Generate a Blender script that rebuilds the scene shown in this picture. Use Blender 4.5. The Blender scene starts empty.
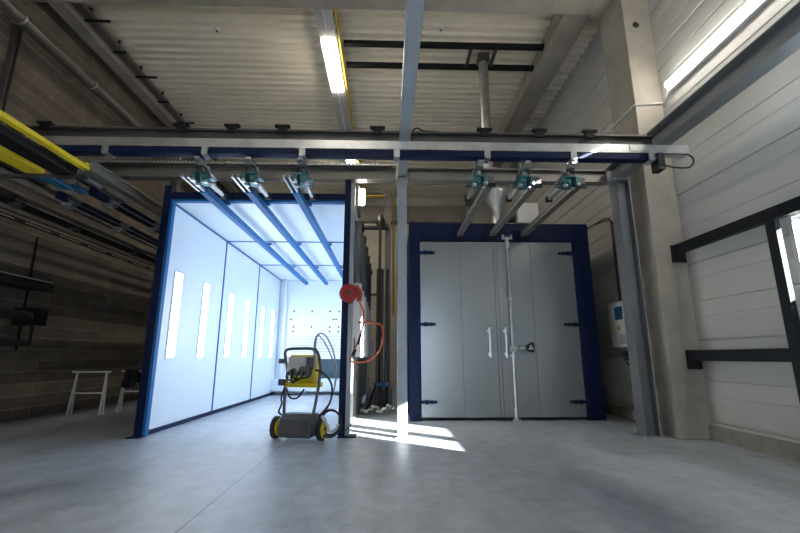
import bpy, bmesh, math, random
from mathutils import Vector, Matrix
random.seed(7)
sc = bpy.context.scene
COL = sc.collection
PI = math.pi

# ------------------------------------------------------------------ materials
def mat(name, col, rough=0.5, metal=0.0, var=0.0, scale=4.0, bump=0.0, bscale=40.0, col2=None, spec=0.5, stretch=(1, 1, 1), detail=6.0, coat=0.0):
    m = bpy.data.materials.new(name); m.use_nodes = True
    nt = m.node_tree; nd = nt.nodes; lk = nt.links
    b = nd['Principled BSDF']
    b.inputs['Base Color'].default_value = (*col, 1)
    b.inputs['Roughness'].default_value = rough
    b.inputs['Metallic'].default_value = metal
    b.inputs['Specular IOR Level'].default_value = spec
    b.inputs['Coat Weight'].default_value = coat
    tc = nd.new('ShaderNodeTexCoord')
    mp = nd.new('ShaderNodeMapping'); mp.inputs['Scale'].default_value = stretch
    lk.new(tc.outputs['Object'], mp.inputs['Vector'])
    if var > 0 or col2:
        n = nd.new('ShaderNodeTexNoise'); n.inputs['Scale'].default_value = scale; n.inputs['Detail'].default_value = detail
        n.inputs['Roughness'].default_value = 0.62
        lk.new(mp.outputs[0], n.inputs['Vector'])
        r = nd.new('ShaderNodeValToRGB')
        c2 = col2 if col2 else tuple(max(0, c * (1 - var)) for c in col)
        r.color_ramp.elements[0].position = 0.32; r.color_ramp.elements[0].color = (*c2, 1)
        r.color_ramp.elements[1].position = 0.68; r.color_ramp.elements[1].color = (*(min(1, c * (1 + var * .5)) for c in col), 1)
        lk.new(n.outputs['Fac'], r.inputs['Fac']); lk.new(r.outputs['Color'], b.inputs['Base Color'])
    if bump > 0:
        n2 = nd.new('ShaderNodeTexNoise'); n2.inputs['Scale'].default_value = bscale; n2.inputs['Detail'].default_value = 4
        lk.new(mp.outputs[0], n2.inputs['Vector'])
        bp = nd.new('ShaderNodeBump'); bp.inputs['Strength'].default_value = bump; bp.inputs['Distance'].default_value = 0.01
        lk.new(n2.outputs['Fac'], bp.inputs['Height']); lk.new(bp.outputs['Normal'], b.inputs['Normal'])
    return m

def emit(name, col, s):
    m = bpy.data.materials.new(name); m.use_nodes = True
    nt = m.node_tree; nt.nodes.clear()
    o = nt.nodes.new('ShaderNodeOutputMaterial'); e = nt.nodes.new('ShaderNodeEmission')
    e.inputs['Color'].default_value = (*col, 1); e.inputs['Strength'].default_value = s
    nt.links.new(e.outputs[0], o.inputs[0]); return m

def floor_mat():
    m = mat('floor_concrete', (.34, .355, .375), .38, 0, .0, 1.2, .10, 60)
    nt = m.node_tree; nd = nt.nodes; lk = nt.links; b = nd['Principled BSDF']
    tc = nd.new('ShaderNodeTexCoord')
    n1 = nd.new('ShaderNodeTexNoise'); n1.inputs['Scale'].default_value = .8; n1.inputs['Detail'].default_value = 9; n1.inputs['Roughness'].default_value = .68
    n1.inputs['Distortion'].default_value = .8
    n2 = nd.new('ShaderNodeTexNoise'); n2.inputs['Scale'].default_value = 5; n2.inputs['Detail'].default_value = 8; n2.inputs['Roughness'].default_value = .7
    mp = nd.new('ShaderNodeMapping'); mp.inputs['Scale'].default_value = (1.2, .45, 1)
    lk.new(tc.outputs['Object'], mp.inputs[0])
    lk.new(mp.outputs[0], n1.inputs['Vector']); lk.new(tc.outputs['Object'], n2.inputs['Vector'])
    mx = nd.new('ShaderNodeMath'); mx.operation = 'MULTIPLY_ADD'; mx.inputs[1].default_value = .4
    lk.new(n2.outputs['Fac'], mx.inputs[0])
    m2 = nd.new('ShaderNodeMath'); m2.operation = 'MULTIPLY'; m2.inputs[1].default_value = .6
    lk.new(n1.outputs['Fac'], m2.inputs[0]); lk.new(m2.outputs[0], mx.inputs[2])
    r = nd.new('ShaderNodeValToRGB')
    r.color_ramp.elements[0].position = .38; r.color_ramp.elements[0].color = (.25, .278, .325, 1)
    r.color_ramp.elements[1].position = .60; r.color_ramp.elements[1].color = (.48, .52, .585, 1)
    lk.new(mx.outputs[0], r.inputs['Fac'])
    # saw-cut joints: one along the hall, cross cuts every 6 m
    sx = nd.new('ShaderNodeSeparateXYZ'); lk.new(tc.outputs['Object'], sx.inputs[0])
    def near(sock, pos, w):
        a = nd.new('ShaderNodeMath'); a.operation = 'SUBTRACT'; a.inputs[1].default_value = pos; lk.new(sock, a.inputs[0])
        c = nd.new('ShaderNodeMath'); c.operation = 'ABSOLUTE'; lk.new(a.outputs[0], c.inputs[0])
        d = nd.new('ShaderNodeMath'); d.operation = 'LESS_THAN'; d.inputs[1].default_value = w; lk.new(c.outputs[0], d.inputs[0]); return d
    j = near(sx.outputs['X'], -1.23, .007)
    mixc = nd.new('ShaderNodeMix'); mixc.data_type = 'RGBA'
    mixc.inputs['B'].default_value = (.10, .105, .115, 1)
    k = nd.new('ShaderNodeMath'); k.operation = 'MULTIPLY'; k.inputs[1].default_value = .75; lk.new(j.outputs[0], k.inputs[0])
    lk.new(k.outputs[0], mixc.inputs['Factor']); lk.new(r.outputs['Color'], mixc.inputs['A'])
    lk.new(mixc.outputs['Result'], b.inputs['Base Color'])
    rr = nd.new('ShaderNodeMapRange'); rr.inputs['From Min'].default_value = .3; rr.inputs['From Max'].default_value = .7
    rr.inputs['To Min'].default_value = .30; rr.inputs['To Max'].default_value = .52
    lk.new(n1.outputs['Fac'], rr.inputs['Value']); lk.new(rr.outputs[0], b.inputs['Roughness'])
    return m

def block_mat():
    m = bpy.data.materials.new('wall_block'); m.use_nodes = True
    nt = m.node_tree; nd = nt.nodes; lk = nt.links; b = nd['Principled BSDF']
    b.inputs['Roughness'].default_value = .85
    tc = nd.new('ShaderNodeTexCoord'); sp = nd.new('ShaderNodeSeparateXYZ'); lk.new(tc.outputs['Object'], sp.inputs[0])
    ad = nd.new('ShaderNodeMath'); ad.operation = 'ADD'; lk.new(sp.outputs['X'], ad.inputs[0]); lk.new(sp.outputs['Y'], ad.inputs[1])
    cb = nd.new('ShaderNodeCombineXYZ'); lk.new(ad.outputs[0], cb.inputs[0]); lk.new(sp.outputs['Z'], cb.inputs[1])
    br = nd.new('ShaderNodeTexBrick'); br.inputs['Scale'].default_value = 1
    br.inputs['Brick Width'].default_value = 3.0; br.inputs['Row Height'].default_value = .19; br.inputs['Mortar Size'].default_value = .012
    br.inputs['Color1'].default_value = (.12, .10, .08, 1); br.inputs['Color2'].default_value = (.21, .175, .135, 1); br.inputs['Mortar'].default_value = (.25, .215, .17, 1)  # lighter and darker courses put bands of light on the wall into the colour
    br.inputs['Mortar Smooth'].default_value = .2
    lk.new(cb.outputs[0], br.inputs['Vector'])
    n = nd.new('ShaderNodeTexNoise'); n.inputs['Scale'].default_value = 2.2; n.inputs['Detail'].default_value = 8; n.inputs['Roughness'].default_value = .7
    lk.new(tc.outputs['Object'], n.inputs['Vector'])
    r = nd.new('ShaderNodeValToRGB'); r.color_ramp.elements[0].position = .3; r.color_ramp.elements[0].color = (.62, .62, .62, 1); r.color_ramp.elements[1].position = .7; r.color_ramp.elements[1].color = (1.15, 1.15, 1.15, 1)
    lk.new(n.outputs['Fac'], r.inputs['Fac'])
    mx = nd.new('ShaderNodeMix'); mx.data_type = 'RGBA'; mx.blend_type = 'MULTIPLY'; mx.inputs['Factor'].default_value = 1
    lk.new(br.outputs['Color'], mx.inputs['A']); lk.new(r.outputs['Color'], mx.inputs['B']); lk.new(mx.outputs['Result'], b.inputs['Base Color'])
    bp = nd.new('ShaderNodeBump'); bp.inputs['Strength'].default_value = .7; bp.inputs['Distance'].default_value = .012; bp.invert = True
    lk.new(br.outputs['Fac'], bp.inputs['Height']); lk.new(bp.outputs['Normal'], b.inputs['Normal'])
    return m

def thin_glass():
    m = bpy.data.materials.new('window_glass'); m.use_nodes = True
    nt = m.node_tree; nt.nodes.clear(); nd = nt.nodes; lk = nt.links
    o = nd.new('ShaderNodeOutputMaterial'); t = nd.new('ShaderNodeBsdfTransparent'); g = nd.new('ShaderNodeBsdfGlossy')
    t.inputs['Color'].default_value = (.93, .96, .96, 1); g.inputs['Roughness'].default_value = .02
    f = nd.new('ShaderNodeFresnel'); f.inputs['IOR'].default_value = 1.45
    x = nd.new('ShaderNodeMixShader'); lk.new(f.outputs[0], x.inputs[0]); lk.new(t.outputs[0], x.inputs[1]); lk.new(g.outputs[0], x.inputs[2]); lk.new(x.outputs[0], o.inputs[0])
    return m

M = {}
M['floor'] = floor_mat()
M['block'] = block_mat()
M['panel'] = mat('sandwich_panel', (.54, .545, .53), .42, .0, .05, .6, .03, 8)
M['deck'] = mat('roof_deck', (.84, .78, .65), .5, 0, .08, 1.5)
M['concrete'] = mat('precast_concrete', (.37, .34, .295), .8, 0, .22, 1.8, .3, 30, detail=10)
M['curb'] = mat('curb_concrete', (.30, .28, .25), .85, 0, .3, 3.0, .3, 30)
M['backwall'] = mat('back_wall_plaster', (.74, .68, .57), .8, 0, .15, 1.5, .1, 30)
M['galv'] = mat('galvanised_steel', (.50, .52, .53), .36, .85, .22, 7, .03, 40)
M['zinc'] = mat('bright_zinc', (.58, .60, .62), .3, .9, .2, 6)
M['beam'] = mat('painted_beam_grey', (.33, .37, .41), .45, .25, .12, 3)
M['steel_dark'] = mat('dark_steel', (.11, .105, .10), .45, .6, .2, 5)
M['steel_brown'] = mat('hot_rolled_steel', (.21, .195, .185), .4, .7, .25, 5)
M['black'] = mat('black_paint', (.010, .011, .012), .55, 0, .2, 6, spec=.25)
M['frame_black'] = mat('anthracite_paint', (.010, .013, .018), .5, 0, .15, 3, spec=.2)
M['girder'] = mat('grey_brown_girder', (.25, .24, .225), .45, .45, .2, 4)
M['post'] = mat('post_grey', (.17, .185, .20), .45, .2, .12, 3)
M['navy'] = mat('navy_coating', (.002, .009, .045), .5, 0, .12, 3, spec=.2)
M['blue'] = mat('blue_coating', (.008, .125, .36), .5, 0, .12, 3, spec=.3)
M['booth'] = mat('booth_white_panel', (.72, .80, .88), .35, 0, .03, 1.2)
M['boothback'] = mat('booth_back_panel', (.70, .79, .88), .4, 0, .03, 1.2)
M['oven'] = mat('oven_door_sheet', (.36, .38, .39), .27, .6, .05, .9, .02, 90)
M['white'] = mat('white_coating', (.74, .74, .73), .4, 0, .04, 3)
M['drum'] = mat('filter_drum_white', (.9, .89, .87), .45, 0, .06, 2)
M['drumtop'] = mat('filter_drum_grey', (.16, .17, .175), .45, .4, .15, 2)
M['yellow'] = mat('safety_yellow', (.72, .56, .015), .45, 0, .08, 4)
M['gasyellow'] = mat('gas_yellow', (.62, .43, .03), .45, 0, .08, 4)
M['teal'] = mat('teal_casting', (.08, .22, .24), .35, .5, .4, 25)
M['tealblue'] = mat('teal_blue_paint', (.015, .12, .22), .4, .1, .2, 8)
M['rubber'] = mat('black_rubber', (.02, .02, .021), .65, 0, .2, 9)
M['cartgrey'] = mat('cart_grey', (.085, .086, .09), .5, 0, .15, 6)
M['tubegrey'] = mat('handle_grey', (.14, .145, .155), .4, .4, .1, 6)
M['red'] = mat('reel_red', (.42, .03, .03), .4, 0, .12, 8)
M['orange'] = mat('hose_orange', (.70, .13, .05), .5, 0, .1, 8)
M['screen'] = mat('blue_display', (.02, .10, .22), .25, 0, .2, 20)
M['labelgrey'] = mat('grey_plate', (.42, .43, .44), .5, 0, .05, 8)
M['knob'] = mat('orange_knob', (.75, .32, .03), .4, 0, .05, 8)
M['hole'] = mat('dark_void', (.012, .014, .018), .7, 0, .2, 4)
M['white_tag'] = mat('tag_print_white', (.75, .75, .75), .5, 0, .02, 5)
M['hosewhite'] = mat('crumpled_white_hose', (.66, .64, .60), .5, 0, .1, 8)
M['hoseclear'] = mat('grey_hose', (.30, .33, .36), .35, 0, .1, 8)
M['glass'] = thin_glass()
M['tube_warm'] = emit('fluorescent_tube', (1, .90, .76), 36)
M['tube_cool'] = emit('fluorescent_tube_wall', (1, .93, .82), 36)
M['booth_light'] = emit('booth_light_glass', (.77, .88, 1.0), 15.0)
M['lamp_small'] = emit('bulkhead_lamp', (1, .93, .80), 26)

# ------------------------------------------------------------------ mesh builder
class MB:
    def __init__(s): s.v = []; s.f = []; s.sm = []
    def add(s, vs, fs, smooth=False):
        o = len(s.v); s.v += [Vector(v) for v in vs]
        for f in fs: s.f.append([i + o for i in f]); s.sm.append(smooth)
        return s
    def box(s, x0, x1, y0, y1, z0, z1):
        if x0 > x1: x0, x1 = x1, x0
        if y0 > y1: y0, y1 = y1, y0
        if z0 > z1: z0, z1 = z1, z0
        return s.add([(x0, y0, z0), (x1, y0, z0), (x1, y1, z0), (x0, y1, z0), (x0, y0, z1), (x1, y0, z1), (x1, y1, z1), (x0, y1, z1)],
                     [(0, 3, 2, 1), (4, 5, 6, 7), (0, 1, 5, 4), (1, 2, 6, 5), (2, 3, 7, 6), (3, 0, 4, 7)])
    def prism(s, poly, axis, a0, a1):
        # poly: list of 2D points; axis 'x': (y,z), 'y': (x,z), 'z': (x,y)
        n = len(poly)
        def P(p, a): return {'x': (a, p[0], p[1]), 'y': (p[0], a, p[1]), 'z': (p[0], p[1], a)}[axis]
        vs = [P(p, a0) for p in poly] + [P(p, a1) for p in poly]
        fs = [tuple(range(n))[::-1], tuple(range(n, 2 * n))] + [(i, (i + 1) % n, n + (i + 1) % n, n + i) for i in range(n)]
        return s.add(vs, fs)
    def ibeam(s, axis, a0, a1, c, h, w, tf=.012, tw=.01):
        # c = (u, z) centre of section; flanges top and bottom (for axis x/y); axis z: c=(x,y), flanges facing -y/+y
        u, z = c; H = h / 2; W = w / 2; t = tw / 2
        poly = [(u - W, z - H), (u + W, z - H), (u + W, z - H + tf), (u + t, z - H + tf), (u + t, z + H - tf), (u + W, z + H - tf), (u + W, z + H), (u - W, z + H), (u - W, z + H - tf), (u - t, z + H - tf), (u - t, z - H + tf), (u - W, z - H + tf)]
        return s.prism(poly, axis, a0, a1)
    def frame(s, p, q, up=(0, 0, 1)):
        p = Vector(p); q = Vector(q); d = (q - p).normalized(); u = Vector(up)
        if abs(d.dot(u)) > .98: u = Vector((1, 0, 0))
        a = d.cross(u).normalized(); b = a.cross(d).normalized(); return p, q, d, a, b
    def bar(s, p, q, w, h, up=(0, 0, 1)):
        p, q, d, a, b = s.frame(p, q, up)
        vs = []
        for c in (p, q):
            for i, j in ((-1, -1), (1, -1), (1, 1), (-1, 1)): vs.append(c + a * (i * w / 2) + b * (j * h / 2))
        return s.add(vs, [(3, 2, 1, 0), (4, 5, 6, 7), (0, 1, 5, 4), (1, 2, 6, 5), (2, 3, 7, 6), (3, 0, 4, 7)])
    def cyl(s, p, q, r, n=14, r2=None, cap=True):
        p, q, d, a, b = s.frame(p, q); r2 = r if r2 is None else r2
        vs = [p + a * (r * math.cos(2 * PI * i / n)) + b * (r * math.sin(2 * PI * i / n)) for i in range(n)]
        vs += [q + a * (r2 * math.cos(2 * PI * i / n)) + b * (r2 * math.sin(2 * PI * i / n)) for i in range(n)]
        s.add(vs, [(i, (i + 1) % n, n + (i + 1) % n, n + i) for i in range(n)], True)
        if cap: s.add(vs, [tuple(range(n))[::-1], tuple(range(n, 2 * n))])
        return s
    def lathe(s, base, axis, prof, n=20):
        # prof: list of (t along axis, radius)
        base = Vector(base); d = Vector(axis).normalized(); _, _, _, a, b = s.frame(base, base + d)
        vs = []
        for t, r in prof:
            for i in range(n): vs.append(base + d * t + a * (r * math.cos(2 * PI * i / n)) + b * (r * math.sin(2 * PI * i / n)))
        fs = []
        for k in range(len(prof) - 1):
            for i in range(n): fs.append((k * n + i, k * n + (i + 1) % n, (k + 1) * n + (i + 1) % n, (k + 1) * n + i))
        s.add(vs, fs, True)
        s.add(vs[:n], [tuple(range(n))[::-1]]); s.add(vs[-n:], [tuple(range(n))])
        return s
    def tube(s, pts, r, n=8, closed=False, sub=0):
        P = [Vector(p) for p in pts]
        if sub:
            Q = []; L = len(P); rng = range(L) if closed else range(L - 1)
            for i in rng:
                p0 = P[(i - 1) % L] if closed or i > 0 else P[i]; p1 = P[i]; p2 = P[(i + 1) % L]; p3 = P[(i + 2) % L] if closed or i + 2 < L else p2
                for k in range(sub):
                    t = k / sub
                    Q.append(.5 * ((2 * p1) + (p2 - p0) * t + (2 * p0 - 5 * p1 + 4 * p2 - p3) * t * t + (3 * p1 - p0 - 3 * p2 + p3) * t ** 3))
            if not closed: Q.append(P[-1])
            P = Q
        L = len(P); vs = []; ref = None
        for i in range(L):
            if closed: d = P[(i + 1) % L] - P[(i - 1) % L]
            else: d = P[min(i + 1, L - 1)] - P[max(i - 1, 0)]
            d = d.normalized() if d.length > 1e-9 else Vector((0, 0, 1))
            if ref is None:
                u = Vector((0, 0, 1)) if abs(d.z) < .9 else Vector((1, 0, 0)); ref = d.cross(u).normalized()
            ref = (ref - d * ref.dot(d)).normalized(); b = d.cross(ref)
            for k in range(n): vs.append(P[i] + ref * (r * math.cos(2 * PI * k / n)) + b * (r * math.sin(2 * PI * k / n)))
        fs = []
        for i in range(L if closed else L - 1):
            j = (i + 1) % L
            for k in range(n): fs.append((i * n + k, i * n + (k + 1) % n, j * n + (k + 1) % n, j * n + k))
        s.add(vs, fs, True)
        if not closed: s.add(vs[:n], [tuple(range(n))[::-1]]); s.add(vs[-n:], [tuple(range(n))])
        return s
    def build(s, name, m, parent=None, bevel=0.0, origin=None):
        me = bpy.data.meshes.new(name)
        if parent is not None:
            pw = wloc(parent); off = Vector(pw)
            if origin is not None: off = Vector(origin)
        elif origin is not None: off = Vector(origin); pw = None
        else:
            xs = [v.x for v in s.v]; ys = [v.y for v in s.v]; zs = [v.z for v in s.v]
            off = Vector(((min(xs) + max(xs)) / 2, (min(ys) + max(ys)) / 2, min(zs)))
        me.from_pydata([v - off for v in s.v], [], s.f)
        for p, sm in zip(me.polygons, s.sm): p.use_smooth = sm
        bm = bmesh.new(); bm.from_mesh(me); bmesh.ops.recalc_face_normals(bm, faces=bm.faces); bm.to_mesh(me); bm.free()
        me.materials.append(M[m] if isinstance(m, str) else m)
        o = bpy.data.objects.new(name, me); COL.objects.link(o)
        if parent is not None:
            o.parent = parent; o.location = off - Vector(wloc(parent))
        else: o.location = off
        if bevel > 0:
            b = o.modifiers.new('edge', 'BEVEL'); b.width = bevel; b.segments = 2; b.limit_method = 'ANGLE'; b.angle_limit = math.radians(50)
        return o

def wloc(o):
    v = Vector(o.location)
    while o.parent is not None:
        o = o.parent; v += Vector(o.location)
    return v
def tag(o, label, cat, group=None):
    o['label'] = label; o['category'] = cat
    if group: o['group'] = group
    return o
def thing(name, loc, label, cat, group=None):
    o = bpy.data.objects.new(name, None); COL.objects.link(o); o.location = loc; o.empty_display_size = .1
    return tag(o, label, cat, group)
def struct(o, label=None):
    o['kind'] = 'structure'
    if label: o['label'] = label
    return o
def dup(root, delta, label=None):
    r = root.copy(); COL.objects.link(r); r.location = Vector(root.location) + Vector(delta)
    if label: r['label'] = label
    for ch in list(root.children):
        c = ch.copy(); COL.objects.link(c); c.parent = r
        for g in list(ch.children):
            d = g.copy(); COL.objects.link(d); d.parent = c
    return r

# ------------------------------------------------------------------ room shell
XL, XR, Y0, Y1, H = -6.0, 4.05, -6.0, 15.6, 7.2
struct(MB().box(XL - .2, XR + .2, Y0 - .2, Y1 + .2, -.15, 0).build('floor', 'floor', origin=(0, 0, 0)))
struct(MB().box(XL - .2, XL, Y0 - .2, Y1 + .2, 0, H + .2).build('wall_left', 'block', origin=(0, 0, 0)))
struct(MB().box(XL, XR, Y1, Y1 + .2, 0, H + .2).build('wall_back', 'backwall', origin=(0, 0, 0)))
# front wall behind the viewpoint, with an unseen opening added for fill daylight
g = MB(); g.box(XL, -.9, Y0 - .2, Y0, 0, H + .2); g.box(1.7, XR, Y0 - .2, Y0, 0, H + .2); g.box(-.9, 1.7, Y0 - .2, Y0, 3.0, H + .2)
struct(g.build('wall_front', 'panel', origin=(0, 0, 0)))
# right wall of horizontal sandwich panels: real grooves
W1, W2, WZ = (2.93, 3.90), (2.10, 2.84), (1.55, 2.42)
W3_added = (2.45, 3.35, 2.72, 4.30)  # unseen high window added so sun reaches the drums and booth side
def wall_profile(z0, z1):
    P = 1.0; out = []
    def depth(z):
        t = (z - .2) % P
        if t < .025: return .022
        for a in (.25, .5, .75):
            if a <= t < a + .03: return .007
        return 0
    zs = {z0, z1}
    k = 0
    while k < 10:
        for a, w in ((0, .022), (.25, .07), (.5, .016), (.75, .07)):
            for e in (0, .006, w - .006, w):
                z = .2 + k * P + a + e
                if z0 < z < z1: zs.add(z)
        k += 1
    for z in sorted(zs):
        t = (z - .2) % P
        d = 0
        for a, w, dd in ((0, .022, .022), (.25, .07, .006), (.5, .016, .012), (.75, .07, .006)):
            if a + .004 < t < a + w - .004: d = dd
        out.append((XR + d, z))
    out.append((XR + .2, z1)); out.append((XR + .2, z0))
    return out
g = MB()
g.prism(wall_profile(0, H + .2), 'y', Y0 - .2, W2[0]); g.prism(wall_profile(0, H + .2), 'y', W1[1], Y1 + .2)
g.prism(wall_profile(0, WZ[0]), 'y', W2[0], W1[1]); g.prism(wall_profile(WZ[1], W3_added[2]), 'y', W2[0], W1[1]); g.prism(wall_profile(W3_added[3], H + .2), 'y', W2[0], W1[1])
g.prism(wall_profile(W3_added[2], W3_added[3]), 'y', W2[0], W3_added[0]); g.prism(wall_profile(W3_added[2], W3_added[3]), 'y', W3_added[1], W1[1])
g.box(XR, XR + .2, W2[1], W1[0], WZ[0], WZ[1])
struct(g.build('wall_right', 'panel', origin=(0, 0, 0)))
for n, w, WZ in ((1, W1, WZ), (2, W2, WZ), (3, W3_added[:2], W3_added[2:])):
    fr = MB(); t = .045
    for a, b, c, d in ((w[0], w[1], WZ[0], WZ[0] + t), (w[0], w[1], WZ[1] - t, WZ[1]), (w[0], w[0] + t, WZ[0] + t, WZ[1] - t), (w[1] - t, w[1], WZ[0] + t, WZ[1] - t)):
        fr.box(XR - .02, XR + .1, a, b, c, d)
    o = struct(fr.build('window_%d' % n, 'white'))
    MB().box(XR + .04, XR + .052, w[0] + t, w[1] - t, WZ[0] + t, WZ[1] - t).build('window_pane', 'glass', o)
# kerb under the right wall
g = MB(); g.box(XR - .05, XR + .0, Y0, Y1, 0, .17)
struct(g.build('baseboard_right', 'curb', origin=(0, 0, 0)))
# corrugated roof deck, ribs across the hall
poly = []; y = Y0 - .2; pitch = .2
while y < Y1 + .2:
    poly += [(y, H), (y + .085, H), (y + .11, H + .06), (y + .175, H + .06)]
    y += pitch
poly += [(y, H), (y, H + .2), (Y0 - .2, H + .2)]
struct(MB().prism(poly, 'x', XL - .2, XR + .2).build('ceiling', 'deck', origin=(0, 0, 0)))
# precast concrete beams and column
def cbeam(label, *b):
    return struct(tag(MB().box(*b).build('concrete_beam', 'concrete', bevel=.015), label, 'beam'))
cbeam('concrete cross beam spanning the hall at the top edge of the view', XL, XR, 5.4, 5.93, 6.7, H - .001)
cbeam('long concrete roof beam running back above the grey oven, right side', 3.05, 3.53, 5.93, Y1, 6.86, H - .001)
cbeam('long concrete roof beam running back along the dark block wall', -5.8, -5.53, 5.93, Y1, 6.86, H - .001)
cbeam('concrete lintel band high on the back wall behind the gap', -2.2, 3.0, 15.25, 15.6, 6.1, 6.75)
struct(tag(MB().box(3.62, XR, 5.38, 6.0, 0, 6.7).build('concrete_column', 'concrete', bevel=.012), 'rectangular concrete column standing against the white panel wall', 'column'))
MB().cyl((3.80, 5.385, 6.02), (3.80, 5.375, 6.02), .05, 14).build('lifting_hole', 'hole', bpy.data.objects['concrete_column'])

# ------------------------------------------------------------------ steel gantry (posts + overhead beams)
gan = thing('steel_gantry', (.19, 5.61, 0), 'grey steel gantry frame of posts and beams over the booth and oven', 'gantry')
p = MB().box(.125, .255, 5.57, 5.69, .012, 3.54).build('pole', 'beam', gan, .006); p['label'] = 'grey square pole in front of the gap'
g = MB().box(.10, .28, 5.54, 5.72, 0, .012)
g.build('base_plate', 'beam', p)
p = MB().prism([(3.30, 5.54), (3.314, 5.54), (3.314, 5.634), (3.476, 5.634), (3.476, 5.54), (3.49, 5.54), (3.49, 5.74), (3.476, 5.74), (3.476, 5.646), (3.314, 5.646), (3.314, 5.74), (3.30, 5.74)], 'z', .012, 3.54).build('post', 'post', gan); p['label'] = 'grey H section post beside the concrete column'
b = MB().box(3.23, 3.55, 5.49, 5.79, 0, .012)
for sx in (-.12, .12):
    for sy in (-.11, .11): b.cyl((3.395 + sx, 5.64 + sy, .012), (3.395 + sx, 5.64 + sy, .035), .012, 6)
b.build('base_plate', 'beam', p)
MB().box(3.24, 3.48, 5.52, 5.76, 3.52, 3.54).build('head_plate', 'beam', p)
MB().box(.125, .255, -2.0, 5.70, 3.54, 3.72).build('beam', 'beam', gan, .006)
MB().ibeam('y', -2.0, 5.76, (3.36, 3.66), .24, .18, .014, .012).build('beam', 'post', gan)
for x0, x1 in ((-4.9, .125), (.255, 3.27)):
    cb_ = MB().ibeam('x', x0, x1, (4.64, 3.60), .16, .13, .022, .012).build('cross_beam', 'steel_dark', gan)
    for x in ([-4.07, -2.48, -1.88, -1.28, .06 - .2] if x0 < 0 else [1.16, 1.84, 2.46]):
        c = MB(); c.box(x - .06, x + .06, 4.56, 4.70, 3.68, 3.70); c.box(x - .05, x + .05, 4.555, 4.575, 3.62, 3.72); c.box(x - .09, x + .09, 4.545, 4.60, 3.70, 3.725)
        c.build('beam_clip', 'black', cb_)
for x0, x1 in ((-4.9, -2.72), (-2.68, .10), (.28, 3.26)):
    MB().ibeam('x', x0, x1, (5.72, 3.625), .19, .14, .012, .01).build('girder', 'girder', gan)
# ------------------------------------------------------------------ transverse rails
r = thing('support_rail', (-.3, 4.5, 3.38), 'long bright galvanised rail hung under the grey gantry beams', 'rail')
MB().prism([(4.44, 3.365), (4.56, 3.365), (4.56, 3.38), (4.455, 3.38), (4.455, 3.455), (4.48, 3.455), (4.48, 3.47), (4.44, 3.47)], 'x', -4.5, 3.57).build('rail_profile', 'zinc', r)
MB().box(2.85, 3.3, 4.432, 4.44, 3.385, 3.46).build('splice_plate', 'galv', r)
r = thing('conveyor_rail', (-.3, 4.5, 3.26), 'long navy blue conveyor rail hanging below the bright galvanised rail', 'rail')
MB().prism([(4.44, 3.285), (4.50, 3.278), (4.56, 3.285), (4.56, 3.35), (4.44, 3.35)], 'x', -4.3, 3.2).build('rail_profile', 'navy', r)
for x in (-3.23, -2.11, -1.0, .09, 1.15, 2.17, 3.10):
    c = MB(); c.box(x - .035, x + .035, 4.428, 4.44, 3.275, 3.363); c.box(x - .035, x + .035, 4.56, 4.572, 3.275, 3.363); c.box(x - .035, x + .035, 4.428, 4.572, 3.265, 3.277)
    c.build('rail_clamp', 'zinc', r)
MB().box(3.17, 3.25, 4.43, 4.57, 3.16, 3.365).build('end_stop', 'black', r)
tag(MB().tube([(3.22, 4.46, 3.36), (3.40, 4.46, 3.37), (3.56, 4.46, 3.36), (3.62, 4.46, 3.29), (3.56, 4.46, 3.20), (3.40, 4.46, 3.19), (3.25, 4.46, 3.22)], .011, 8, sub=5).build('cable', 'rubber'), 'black cable looping off the right end of the blue rail', 'cable')
# energy chain lying on the girder
ch = thing('cable_chain', (-1.7, 5.6, 3.73), 'black and silver link cable chain lying along the lower left girder', 'cable chain')
g = MB(); g2 = MB()
x = -4.2
while x < .02:
    g.box(x, x + .035, 5.645, 5.735, 3.722, 3.79); g2.box(x + .012, x + .026, 5.628, 5.66, 3.732, 3.775)
    x += .05
g.build('links', 'steel_dark', ch); g2.box(-4.2, .03, 5.64, 5.645, 3.745, 3.755); g2.build('link_pins', 'zinc', ch); MB().box(-4.2, .05, 5.66, 5.72, 3.735, 3.765).build('cables', 'rubber', ch)
MB().box(-4.7, .1, 5.60, 5.63, 3.721, 3.745).build('guide_strip', 'galv', ch)

# ------------------------------------------------------------------ tracks and couplers
def track(x, y0, y1, m, label, group, name='conveyor_track'):
    t = thing(name, (x, y0, 3.05), label, 'track', group)
    w = .05
    MB().box(x - .042, x + .042, y0, y1, 3.05, 3.14).build('rail_profile', m, t, .006)
    MB().box(x - .05, x - .042, y0, y1, 3.06, 3.075).build('edge_strip', 'zinc' if m != 'blue' else 'blue', t)
    return t
names = ('leftmost', 'middle', 'rightmost')
for i, x in enumerate((-2.37, -1.79, -1.19)):
    t = track(x, 5.05, 12.0, 'blue', '%s of the three blue tracks running into the white booth' % names[i], 'blue tracks into the booth')
    for y in (5.75, 7.95, 10.08):
        MB().box(x - .075, x + .075, y - .03, y + .03, 3.15, 3.185).build('hanger_bracket', 'blue', t)
    for dx in (-.045, .02): MB().box(x + dx - .012, x + dx + .012, 4.60, 5.05, 3.06, 3.10).build('track_end', 'zinc', t)
    MB().box(x - .03, x + .02, 4.75, 5.05, 3.10, 3.13).build('track_core', 'navy', t)
oxs = (1.24, 1.80, 2.35)
for i, x in enumerate(oxs):
    t = track(x, 4.66, 7.0, 'steel_brown', '%s of the three steel tracks leading to the grey oven' % names[i], 'steel tracks to the oven')
    MB().box(x - .07, x + .07, 6.9, 6.998, 3.03, 3.17).build('wall_bracket', 'black', t)
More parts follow.
